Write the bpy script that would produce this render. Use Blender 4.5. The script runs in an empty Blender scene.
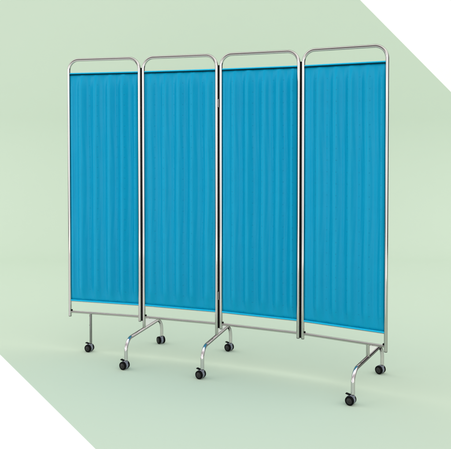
import bpy, bmesh, math, random
from mathutils import Vector, Matrix

random.seed(7)
S = bpy.context.scene
COL = S.collection

# ------------------------------------------------------------------ camera
cam = bpy.data.cameras.new('camera')
cam.sensor_fit = 'HORIZONTAL'
cam.sensor_width = 36.0
cam.lens = 678.0 / 451.0 * 36.0
cam.shift_x = 0.0
cam.shift_y = -(224.4 - 151.74) / 451.0
cam.clip_start = 0.05
cam.clip_end = 200
co = bpy.data.objects.new('camera', cam)
COL.objects.link(co)
co.location = (0, 0, 1.2893)
co.rotation_euler = (math.pi / 2 - 0.0245, 0, 0)
S.camera = co

# ------------------------------------------------------------------ studio light (world)
W = bpy.data.worlds.new('World')
S.world = W
W.use_nodes = True
nt = W.node_tree
nt.nodes.clear()
out = nt.nodes.new('ShaderNodeOutputWorld')
bg = nt.nodes.new('ShaderNodeBackground')
tc = nt.nodes.new('ShaderNodeTexCoord')
BASE = 0.05
#         direction           power strength   (unseen lobes added to even the backdrop and soften shadows, over a dim base)
LOBES = [((0.03, -0.99, 0.07), 9.0, 4.0),
         ((0.0, -0.14, 0.99), 6.0, 1.5),
         ((-0.66, 0.30, 0.69), 9.0, 2.2),
         ((0.68, -0.12, 0.70), 9.0, 2.1),
         ((-0.97, -0.22, 0.12), 40.0, 6.0)]
acc = None
def wmath(op, a, b):
    n = nt.nodes.new('ShaderNodeMath'); n.operation = op
    for i, v in enumerate((a, b)):
        if hasattr(v, 'links'): nt.links.new(v, n.inputs[i])
        else: n.inputs[i].default_value = v
    return n.outputs[0]
for d, p, s in LOBES:
    v = nt.nodes.new('ShaderNodeVectorMath'); v.operation = 'DOT_PRODUCT'
    nt.links.new(tc.outputs['Generated'], v.inputs[0])
    v.inputs[1].default_value = Vector(d).normalized()
    t = wmath('MULTIPLY', wmath('POWER', wmath('MAXIMUM', v.outputs['Value'], 0.0), p), s)
    acc = t if acc is None else wmath('ADD', acc, t)
acc = wmath('ADD', acc, BASE)
bg.inputs['Color'].default_value = (1.0, 0.985, 0.965, 1)
nt.links.new(acc, bg.inputs['Strength'])
nt.links.new(bg.outputs[0], out.inputs['Surface'])

S.view_settings.view_transform = 'Standard'
S.view_settings.look = 'None'
S.view_settings.exposure = 0.0
S.view_settings.gamma = 1.0

# ------------------------------------------------------------------ materials
def srgb(r, g, b):
    f = lambda c: (c / 12.92 if c <= 0.04045 else ((c + 0.055) / 1.055) ** 2.4)
    return (f(r / 255), f(g / 255), f(b / 255), 1)

def mat(name, color, rough=0.5, metal=0.0, spec=0.5, var=0.0, vscale=20.0, bump=0.0, bscale=400.0, rvar=0.0):
    m = bpy.data.materials.new(name); m.use_nodes = True
    n = m.node_tree.nodes; l = m.node_tree.links
    p = n['Principled BSDF']
    p.inputs['Base Color'].default_value = color
    p.inputs['Roughness'].default_value = rough
    p.inputs['Metallic'].default_value = metal
    if metal: p.inputs['Specular Tint'].default_value = (0.0, 0.0, 0.0, 1)
    p.inputs['Specular IOR Level'].default_value = spec
    t = n.new('ShaderNodeTexCoord')
    if var or rvar:
        z = n.new('ShaderNodeTexNoise'); z.inputs['Scale'].default_value = vscale; z.inputs['Detail'].default_value = 5
        l.new(t.outputs['Object'], z.inputs['Vector'])
        if var:
            r = n.new('ShaderNodeMixRGB'); r.blend_type = 'MIX'
            r.inputs[1].default_value = tuple(c * (1 - var) for c in color[:3]) + (1,)
            r.inputs[2].default_value = tuple(min(1, c * (1 + var)) for c in color[:3]) + (1,)
            l.new(z.outputs['Fac'], r.inputs[0]); l.new(r.outputs[0], p.inputs['Base Color'])
        if rvar:
            mr = n.new('ShaderNodeMapRange')
            mr.inputs['To Min'].default_value = max(0.02, rough - rvar); mr.inputs['To Max'].default_value = rough + rvar
            l.new(z.outputs['Fac'], mr.inputs['Value']); l.new(mr.outputs[0], p.inputs['Roughness'])
    if bump:
        z2 = n.new('ShaderNodeTexNoise'); z2.inputs['Scale'].default_value = bscale
        l.new(t.outputs['Object'], z2.inputs['Vector'])
        b = n.new('ShaderNodeBump'); b.inputs['Strength'].default_value = bump; b.inputs['Distance'].default_value = 0.001
        l.new(z2.outputs['Fac'], b.inputs['Height']); l.new(b.outputs[0], p.inputs['Normal'])
    return m

M_GREEN = mat('matte_pale_green', (0.550, 0.660, 0.540, 1), 0.9, spec=0.0, var=0.006, vscale=3)
M_WHITE = mat('matte_white', (0.95, 0.95, 0.95, 1), 0.9, spec=0.0, var=0.0)
M_STEEL = mat('polished_steel', (0.56, 0.54, 0.52, 1), 0.08, 1.0, rvar=0.05, vscale=60)
M_DULL = mat('dull_steel', (0.27, 0.26, 0.26, 1), 0.22, 1.0, rvar=0.06, vscale=60)
M_CHROME = mat('bright_chrome', (0.74, 0.68, 0.71, 1), 0.06, 1.0, rvar=0.04, vscale=60)
M_BLACK = mat('black_rubber', (0.004, 0.004, 0.0045, 1), 0.5, spec=0.05, var=0.3, vscale=90)
M_HUB = mat('dark_grey_plastic', (0.022, 0.021, 0.022, 1), 0.45, spec=0.25, var=0.2, vscale=90)
M_HOUSE = mat('grey_plastic', (0.19, 0.205, 0.26, 1), 0.35, spec=0.5, var=0.1, vscale=90)
M_HEM = mat('bright_cyan_hem', (0.002, 0.44, 0.72, 1), 0.6, spec=0.2, var=0.12, vscale=140)
M_HEM_SHADOW = mat('dark_teal_shadow', (0.002, 0.030, 0.05, 1), 0.8, spec=0.0, var=0.2, vscale=140)  # dark colour stands in for shade below the top hem
M_INFILL = mat('leftover_white', (0.93, 0.93, 0.92, 1), 0.35, spec=0.4, var=0.02)  # white for the leftover background triangles at the feet

def curtain_material():
    m = bpy.data.materials.new('sky_blue_cloth'); m.use_nodes = True
    n = m.node_tree.nodes; l = m.node_tree.links
    p = n['Principled BSDF']
    p.inputs['Roughness'].default_value = 0.40
    p.inputs['Specular IOR Level'].default_value = 0.12
    t = n.new('ShaderNodeTexCoord')
    sep = n.new('ShaderNodeSeparateXYZ'); l.new(t.outputs['Object'], sep.inputs[0])
    def mth(op, a, b=None, c=None):
        q = n.new('ShaderNodeMath'); q.operation = op
        for i, v in enumerate((a, b, c)):
            if v is None: continue
            if hasattr(v, 'links'): l.new(v, q.inputs[i])
            else: q.inputs[i].default_value = v
        return q.outputs[0]
    def cell(s, step, off):
        q = mth('FRACT', mth('DIVIDE', mth('ADD', s, off), step))
        return mth('MULTIPLY', mth('SUBTRACT', q, 0.5), step)
    dx = cell(sep.outputs['X'], 0.058, 0.012)
    dz = cell(sep.outputs['Z'], 0.0605, 0.02)
    dist = mth('SQRT', mth('ADD', mth('MULTIPLY', dx, dx), mth('MULTIPLY', mth('MULTIPLY', dz, dz), 1.6)))
    mr = n.new('ShaderNodeMapRange'); mr.interpolation_type = 'SMOOTHSTEP'
    mr.inputs['From Min'].default_value = 0.0015; mr.inputs['From Max'].default_value = 0.0045
    mr.inputs['To Min'].default_value = 1.0; mr.inputs['To Max'].default_value = 0.0
    l.new(dist, mr.inputs['Value'])
    nz = n.new('ShaderNodeTexNoise'); nz.inputs['Scale'].default_value = 14; nz.inputs['Detail'].default_value = 6
    l.new(t.outputs['Object'], nz.inputs['Vector'])
    c = n.new('ShaderNodeMixRGB')
    c.inputs[1].default_value = (0.0005, 0.268, 0.465, 1); c.inputs[2].default_value = (0.001, 0.296, 0.505, 1)
    l.new(nz.outputs['Fac'], c.inputs[0])
    c2 = n.new('ShaderNodeMixRGB'); c2.inputs[2].default_value = (0.004, 0.14, 0.27, 1)
    l.new(c.outputs[0], c2.inputs[1]); l.new(mth('MULTIPLY', mr.outputs[0], 0.32), c2.inputs[0])
    l.new(c2.outputs[0], p.inputs['Base Color'])
    # woven threads + tufts as bump
    wx = mth('SINE', mth('MULTIPLY', sep.outputs['X'], 2400.0))
    wz = mth('SINE', mth('MULTIPLY', sep.outputs['Z'], 2400.0))
    h = mth('ADD', mth('MULTIPLY', mth('MULTIPLY', wx, wz), 0.12), mth('MULTIPLY', mr.outputs[0], -1.0))
    b = n.new('ShaderNodeBump'); b.inputs['Strength'].default_value = 0.5; b.inputs['Distance'].default_value = 0.0012
    l.new(h, b.inputs['Height']); l.new(b.outputs[0], p.inputs['Normal'])
    return m
M_CLOTH = curtain_material()

# ------------------------------------------------------------------ mesh helpers
def link(name, bm, m, parent=None, loc=(0, 0, 0), rotz=0.0, smooth=True):
    me = bpy.data.meshes.new(name)
    bm.normal_update()
    bm.to_mesh(me); bm.free()
    for mm in (m if isinstance(m, (list, tuple)) else [m]): me.materials.append(mm)
    if smooth:
        for p in me.polygons: p.use_smooth = True
        try: me.set_sharp_from_angle(angle=math.radians(40))
        except Exception: pass
    o = bpy.data.objects.new(name, me)
    COL.objects.link(o)
    if parent: o.parent = parent
    o.location = loc; o.rotation_euler = (0, 0, rotz)
    return o

def fillet(pts, radii, seg=14):
    pts = [Vector(p) for p in pts]; res = [pts[0]]
    for i in range(1, len(pts) - 1):
        r = radii[i - 1]; a = (pts[i - 1] - pts[i]).normalized(); b = (pts[i + 1] - pts[i]).normalized()
        half = a.angle(b) / 2; t = r / math.tan(half)
        c = pts[i] + (a + b).normalized() * (r / math.sin(half))
        s = pts[i] + a * t - c; e = pts[i] + b * t - c
        ang = s.angle(e); ax = s.cross(e).normalized()
        for k in range(seg + 1): res.append(c + Matrix.Rotation(ang * k / seg, 3, ax) @ s)
    res.append(pts[-1]); return res

def tube(bm, path, r, n=20, cap=True):
    path = [Vector(p) for p in path]
    tan = []
    for i in range(len(path)):
        a = path[max(0, i - 1)]; b = path[min(len(path) - 1, i + 1)]
        tan.append((b - a).normalized())
    ref = Vector((0, 1, 0)) if abs(tan[0].y) < 0.9 else Vector((1, 0, 0))
    u = (ref - tan[0] * ref.dot(tan[0])).normalized()
    rings = []
    for i, p in enumerate(path):
        u = (u - tan[i] * u.dot(tan[i])).normalized(); v = tan[i].cross(u)
        rings.append([bm.verts.new(p + (u * math.cos(2 * math.pi * k / n) + v * math.sin(2 * math.pi * k / n)) * r) for k in range(n)])
    for i in range(len(rings) - 1):
        for k in range(n):
            bm.faces.new((rings[i][k], rings[i][(k + 1) % n], rings[i + 1][(k + 1) % n], rings[i + 1][k]))
    if cap:
        bm.faces.new(list(reversed(rings[0]))); bm.faces.new(rings[-1])
    return bm

def lathe_x(bm, prof, n=36):
    """prof: list of (x, r) revolved about the X axis through the origin"""
    rings = []
    for x, r in prof:
        if r < 1e-6: rings.append([bm.verts.new((x, 0, 0))])
        else: rings.append([bm.verts.new((x, r * math.cos(2 * math.pi * k / n), r * math.sin(2 * math.pi * k / n))) for k in range(n)])
    for a, b in zip(rings, rings[1:]):
        for k in range(n):
            k2 = (k + 1) % n
            if len(a) == 1: bm.faces.new((a[0], b[k2], b[k]))
            elif len(b) == 1: bm.faces.new((a[k], a[k2], b[0]))
            else: bm.faces.new((a[k], a[k2], b[k2], b[k]))
    bmesh.ops.recalc_face_normals(bm, faces=bm.faces)
    return bm

def box(bm, lo, hi, bev=0.0):
    r = bmesh.ops.create_cube(bm, size=1.0)
    vs = r['verts']
    for v in vs:
        v.co = Vector([lo[i] + (v.co[i] + 0.5) * (hi[i] - lo[i]) for i in range(3)])
    if bev:
        es = list({e for v in vs for e in v.link_edges})
        bmesh.ops.bevel(bm, geom=es, offset=bev, segments=2, affect='EDGES', profile=0.5)
    return bm

# ------------------------------------------------------------------ setting: floor and coved backdrop
FL_Y0, FL_Y1, HALF = 0.6, 7.0, 4.8
RC, WALL_H = 1.5, 5.0

def paint(bm, planes):
    """cut the sheet along a straight edge and give the far side the white paint"""
    for pco, pno in planes:
        bmesh.ops.bisect_plane(bm, geom=bm.verts[:] + bm.edges[:] + bm.faces[:], plane_co=pco, plane_no=pno)
        for f in bm.faces:
            if (f.calc_center_median() - Vector(pco)).dot(Vector(pno)) > 0: f.material_index = 1

bm = bmesh.new()
vs = [bm.verts.new(p) for p in ((-HALF, FL_Y0, 0), (HALF, FL_Y0, 0), (HALF, FL_Y1, 0), (-HALF, FL_Y1, 0))]
bm.faces.new(vs)
a = Vector((-1.311, 3.935, 0)); b = Vector((-0.546, 2.775, 0))
e = (b - a).normalized(); nrm = Vector((e.y, -e.x, 0))
if nrm.y > 0: nrm = -nrm
paint(bm, [(a, nrm)])
floor = link('floor', bm, [M_GREEN, M_WHITE], smooth=False)
floor['kind'] = 'structure'; floor['label'] = 'pale green floor with a white diagonal corner'

bm = bmesh.new()
prof = [(FL_Y1 + RC * math.sin(t), RC - RC * math.cos(t)) for t in [math.pi / 2 * k / 120 for k in range(121)]]
prof.append((FL_Y1 + RC, WALL_H))
rows = [[bm.verts.new((x, y, z)) for x in (-HALF, HALF)] for y, z in prof]
for r0, r1 in zip(rows, rows[1:]): bm.faces.new((r0[0], r0[1], r1[1], r1[0]))
YW = FL_Y1 + RC
def on_wall(px, py):
    f, p, hc, cy = 678.0, 0.0245, 1.2893, 151.74
    k = (py - cy) / f; ang = math.atan(k) + p
    zc = YW                                        # depth along the level axis
    z = hc - zc * math.tan(ang)
    depth = YW * math.cos(p) + (hc - z) * math.sin(p)
    return Vector(((px - 225.5) * depth / f, YW, z))
a = on_wall(360.0, 0.0); b = on_wall(450.5, 91.5)
e = (b - a).normalized(); nrm = Vector((-e.z, 0, e.x))
if nrm.z < 0: nrm = -nrm
paint(bm, [(a, nrm)])
back = link('backdrop', bm, [M_GREEN, M_WHITE], smooth=False)
back['kind'] = 'structure'; back['label'] = 'pale green coved backdrop with a white diagonal corner'

# ------------------------------------------------------------------ the folding screen
PW, GAP, HT, HB, HCT, HCB = 0.4479, 0.026, 1.735, 0.2322, 1.6548, 0.3024
ANG = [0.2562, 0.3222, 0.3962, 0.5123]
TR, BR, FR = 0.0087, 0.0069, 0.0092
x, y = -0.9324, 4.0452
LEFT = []
for i in range(4):
    LEFT.append(Vector((x, y, 0)))
    x += PW * math.cos(ANG[i]); y -= PW * math.sin(ANG[i])
    if i < 3:
        bb = (ANG[i] + ANG[i + 1]) / 2
        x += GAP * math.cos(bb); y -= GAP * math.sin(bb)

root = bpy.data.objects.new('folding_screen', None)
COL.objects.link(root)
ROOT = Vector((-0.04, 3.78, 0))
root.location = ROOT
root.empty_display_size = 0.3
root['label'] = 'four panel folding ward screen with blue curtains in steel tube frames on black casters'
root['category'] = 'folding screen'

def local(i, p=(0, 0, 0)):
    a = ANG[i]; d = Vector((math.cos(a), -math.sin(a), 0)); n = Vector((math.sin(a), math.cos(a), 0))
    return LEFT[i] + d * p[0] + n * p[1] + Vector((0, 0, p[2])) - ROOT

FOOT_Z = 0.163
for i in range(4):
    o3, rz = local(i), -ANG[i]
    zl = FOOT_Z + 0.006 if i == 1 else HB - 0.025
    zr = FOOT_Z + 0.006 if i == 1 else HB - 0.025
    bm = bmesh.new()
    tube(bm, fillet([(0, 0, zl), (0, 0, HT), (PW, 0, HT), (PW, 0, zr)], [0.064, 0.064], 20), TR, 24)
    frame = link('frame', bm, M_STEEL, root, o3, rz)
    bm = bmesh.new(); tube(bm, [(TR * 0.6, 0, HB), (PW - TR * 0.6, 0, HB)], BR, 20)
    link('crossbar', bm, M_STEEL, frame)
    for sx in (TR, PW - TR):
        s = 1 if sx < 0.1 else -1
        if s < 0 and i < 3: continue
        bm = bmesh.new()
        box(bm, (min(sx, sx + s * 0.006), -0.006, HB + BR - 0.0015), (max(sx, sx + s * 0.006), 0.006, HB + BR + 0.007), 0.0015)
        link('corner_block', bm, M_BLACK, frame)  # small black block on top of the crossbar end
    for sx, z in ((0, zl), (PW, zr)):
        if i == 1: continue
        bm = bmesh.new(); tube(bm, [(sx, 0, z - 0.003), (sx, 0, z + 0.001)], TR * 0.96, 20)
        link('end_plug', bm, M_HUB, frame)

    # curtain: soft irregular gathers
    rnd = random.Random(20 + i)
    x0, x1 = 0.003, PW - 0.003
    z0, z1 = HCB + 0.002, HCT - 0.003
    NX, NZ = 220, 70
    knots = []; t = x0 + rnd.uniform(-0.05, 0)
    while t < x1 + 0.08: knots.append(t); t += rnd.uniform(0.080, 0.092)
    amp = [rnd.uniform(0.75, 1.1) for _ in knots]; lean = [rnd.uniform(-0.0025, 0.0025) for _ in knots]
    def fold(px, v):
        s = 0.0
        for k, (kx, am, le) in enumerate(zip(knots, amp, lean)):
            q = (px - kx - le * (v - 0.5) - 0.0008 * math.sin(5 * v + k)) / 0.0245
            s += am * math.exp(-q * q)
        return s
    bm = bmesh.new(); g = []
    for c in range(NZ + 1):
        v = c / NZ; zz = z0 + (z1 - z0) * v
        env = 0.12 + 0.88 * min(1, v / 0.06) * min(1, (1 - v) / 0.06) if 0 < v < 1 else 0.12
        row = []
        for r in range(NX + 1):
            px = x0 + (x1 - x0) * r / NX
            eg = max(0, min(1, (px - 0.010) / 0.016, (PW - 0.010 - px) / 0.016))
            yy = -0.0310 * env * eg * fold(px, v) + 0.0035 + 0.0004 * math.sin(px * 310 + 3 * math.sin(v * 9)) * env
            row.append(bm.verts.new((px, yy, zz)))
        g.append(row)
    for c in range(NZ):
        for r in range(NX): bm.faces.new((g[c][r], g[c][r + 1], g[c + 1][r + 1], g[c + 1][r]))
    cur = link('curtain', bm, M_CLOTH, root, o3, rz)
    sd = cur.modifiers.new('thickness', 'SOLIDIFY'); sd.thickness = 0.0012; sd.offset = 1
    bm = bmesh.new(); tube(bm, [(x0, 0, HCT), (x1, 0, HCT)], 0.0040, 16); link('hem', bm, M_HEM, cur)
    bm = bmesh.new(); tube(bm, [(x0, -0.001, HCB), (x1, -0.001, HCB)], 0.0046, 16); link('hem', bm, M_HEM, cur)
    bm = bmesh.new(); box(bm, (x0, -0.0062, HCT - 0.0105), (x1, 0.004, HCT - 0.0038), 0.0008); link('hem_shadow_strip', bm, M_HEM_SHADOW, cur)  # shadow line under the top hem, built as a dark strip
    bm = bmesh.new(); tube(bm, [(x0, 0.002, HCB - 0.0062), (x1, 0.002, HCB - 0.0062)], 0.0026, 12); link('rod', bm, M_STEEL, cur)

# gap strips and hinges
for i in range(3):
    pa = LEFT[i] + Vector((math.cos(ANG[i]), -math.sin(ANG[i]), 0)) * PW
    mid = (pa + LEFT[i + 1]) / 2 - ROOT; rz = -(ANG[i] + ANG[i + 1]) / 2
    w = (GAP - 2 * TR) / 2 + 0.0006
    bm = bmesh.new(); box(bm, (-w, -0.0025, HB - 0.024), (w, 0.0045, HT - 0.057), 0.001)
    link('gap_strip', bm, M_BLACK, root, mid, rz)
    if i == 1:
        for z in (1.467, 0.392):
            bm = bmesh.new(); tube(bm, [(-0.001, -0.0068, z - 0.022), (-0.001, -0.0068, z + 0.022)], 0.0034, 16)
            h = link('hinge', bm, M_DULL, root, mid, rz)
            for s in (-1, 1):
                bm = bmesh.new(); box(bm, (min(0, s * 0.010), -0.0052 , z - 0.024), (max(0, s * 0.010), -0.0032, z + 0.024), 0.0005)
                link('hinge_leaf', bm, M_HUB, h)

# casters
CR = 0.0222
def caster(stem, theta, lever):
    """stem: floor point below the stem (world); theta: turn of the wheel faces to the left of the viewer"""
    th = math.atan2(stem.x, stem.y) + math.radians(theta)
    nx = Vector((-math.sin(th), -math.cos(th), 0)); u = Vector((math.cos(th), -math.sin(th), 0))
    rz = math.atan2(nx.y, nx.x)
    c = stem - u * 0.011
    bm = bmesh.new()
    lathe_x(bm, [(-0.0075, 0), (-0.0075, 0.0205), (-0.006, 0.0222), (0.006, 0.0222), (0.0075, 0.0205), (0.0075, 0)])
    for v in bm.verts: v.co.z += CR + 0.0015
    box(bm, (-0.0065, 0.002, CR + 0.010), (0.0065, 0.0195, CR + 0.0255), 0.002)
    hs = link('caster', bm, M_HOUSE, root, c - ROOT, rz)
    for s in (-1, 1):
        bm = bmesh.new()
        lathe_x(bm, [(-0.0064, 0), (-0.0064, 0.0195), (-0.0052, 0.0215), (-0.003, CR), (0.003, CR), (0.0052, 0.0215), (0.0066, 0.0195),
                     (0.0066, 0.0165), (0.0056, 0.0155), (0.0056, 0)])
        w = link('wheel', bm, M_BLACK, hs, (s * 0.0144, 0, CR), 0 if s > 0 else math.pi)
        bm = bmesh.new()
        lathe_x(bm, [(0.0050, 0), (0.0050, 0.0150), (0.0064, 0.0142), (0.0068, 0.008), (0.0078, 0.0068), (0.0078, 0)])
        link('hub_cap', bm, M_HUB, hs, (s * 0.0144, 0, CR), 0 if s > 0 else math.pi)
    bm = bmesh.new(); tube(bm, [(0, 0.011, 0.030), (0, 0.011, 0.0560)], 0.0062, 16)
    link('stem', bm, M_HUB, hs)
    if lever:
        bm = bmesh.new(); box(bm, (-0.008, -0.0255, 0.0), (0.008, -0.002, 0.0045), 0.0015)
        bmesh.ops.rotate(bm, verts=bm.verts, cent=(0, 0, 0), matrix=Matrix.Rotation(math.radians(-10), 3, 'X'))
        for v in bm.verts: v.co.z += CR + 0.0215
        link('brake_lever', bm, M_BLACK, hs)

def foot(i, px, stub, yaw_f, yaw_r, lev_f, lev_r, ff=0.2317, fr=0.2524):
    o3, rz = local(i, (px, 0, 0)), -ANG[i]
    bm = bmesh.new()
    tube(bm, fillet([(0, -ff, 0.052), (0, -ff, FOOT_Z), (0, fr, FOOT_Z), (0, fr, 0.052)], [0.064, 0.075], 18), FR, 24)
    f = link('foot', bm, M_CHROME, root, o3, rz)
    if stub:
        bm = bmesh.new(); tube(bm, [(0, 0, FOOT_Z + 0.005), (0, 0, HB - 0.003)], TR, 20); link('stub_post', bm, M_STEEL, f)
    bm = bmesh.new()  # thin triangle standing for leftover white background above the foot tube
    pts = [(0.007, HB - 0.003), (0.007, FOOT_Z + 0.006), (0.195, FOOT_Z + 0.006), (0.195, FOOT_Z + 0.0105)]
    fa = bm.faces.new([bm.verts.new((-0.0015, a, b)) for a, b in pts])
    ex = bmesh.ops.extrude_face_region(bm, geom=[fa])
    for v in ex['geom']:
        if isinstance(v, bmesh.types.BMVert): v.co.x += 0.003
    bmesh.ops.recalc_face_normals(bm, faces=bm.faces)
    g = link('white_infill', bm, M_INFILL, f, smooth=False); g['label'] = 'triangle of leftover white background'
    for yy, yaw, lv in ((-ff, yaw_f, lev_f), (fr, yaw_r, lev_r)):
        caster(local(i, (px, yy, 0)) + ROOT, yaw, lv)

foot(1, 0.0, False, 40, 62, True, False)
foot(1, PW, False, 36, 38, True, True)
foot(3, 0.3568, True, 22, 34, True, False)

# straight outer post on the first panel
o3, rz = local(0, (0.1347, 0, 0)), -ANG[0]
bm = bmesh.new(); tube(bm, [(0, 0, 0.052), (0, 0, HB - 0.003)], 0.0072, 20)
post = link('post', bm, M_DULL, root, o3, rz)
for z in (HB - 0.018, 0.158):
    bm = bmesh.new(); lathe_x(bm, [(-0.0095, 0), (-0.0095, 0.002), (-0.0088, 0.0034), (-0.0060, 0.0034), (-0.0060, 0)], 16)
    for v in bm.verts: v.co.z += z
    link('bolt', bm, M_STEEL, post)
caster(local(0, (0.1347, 0, 0)) + ROOT, 37, True)
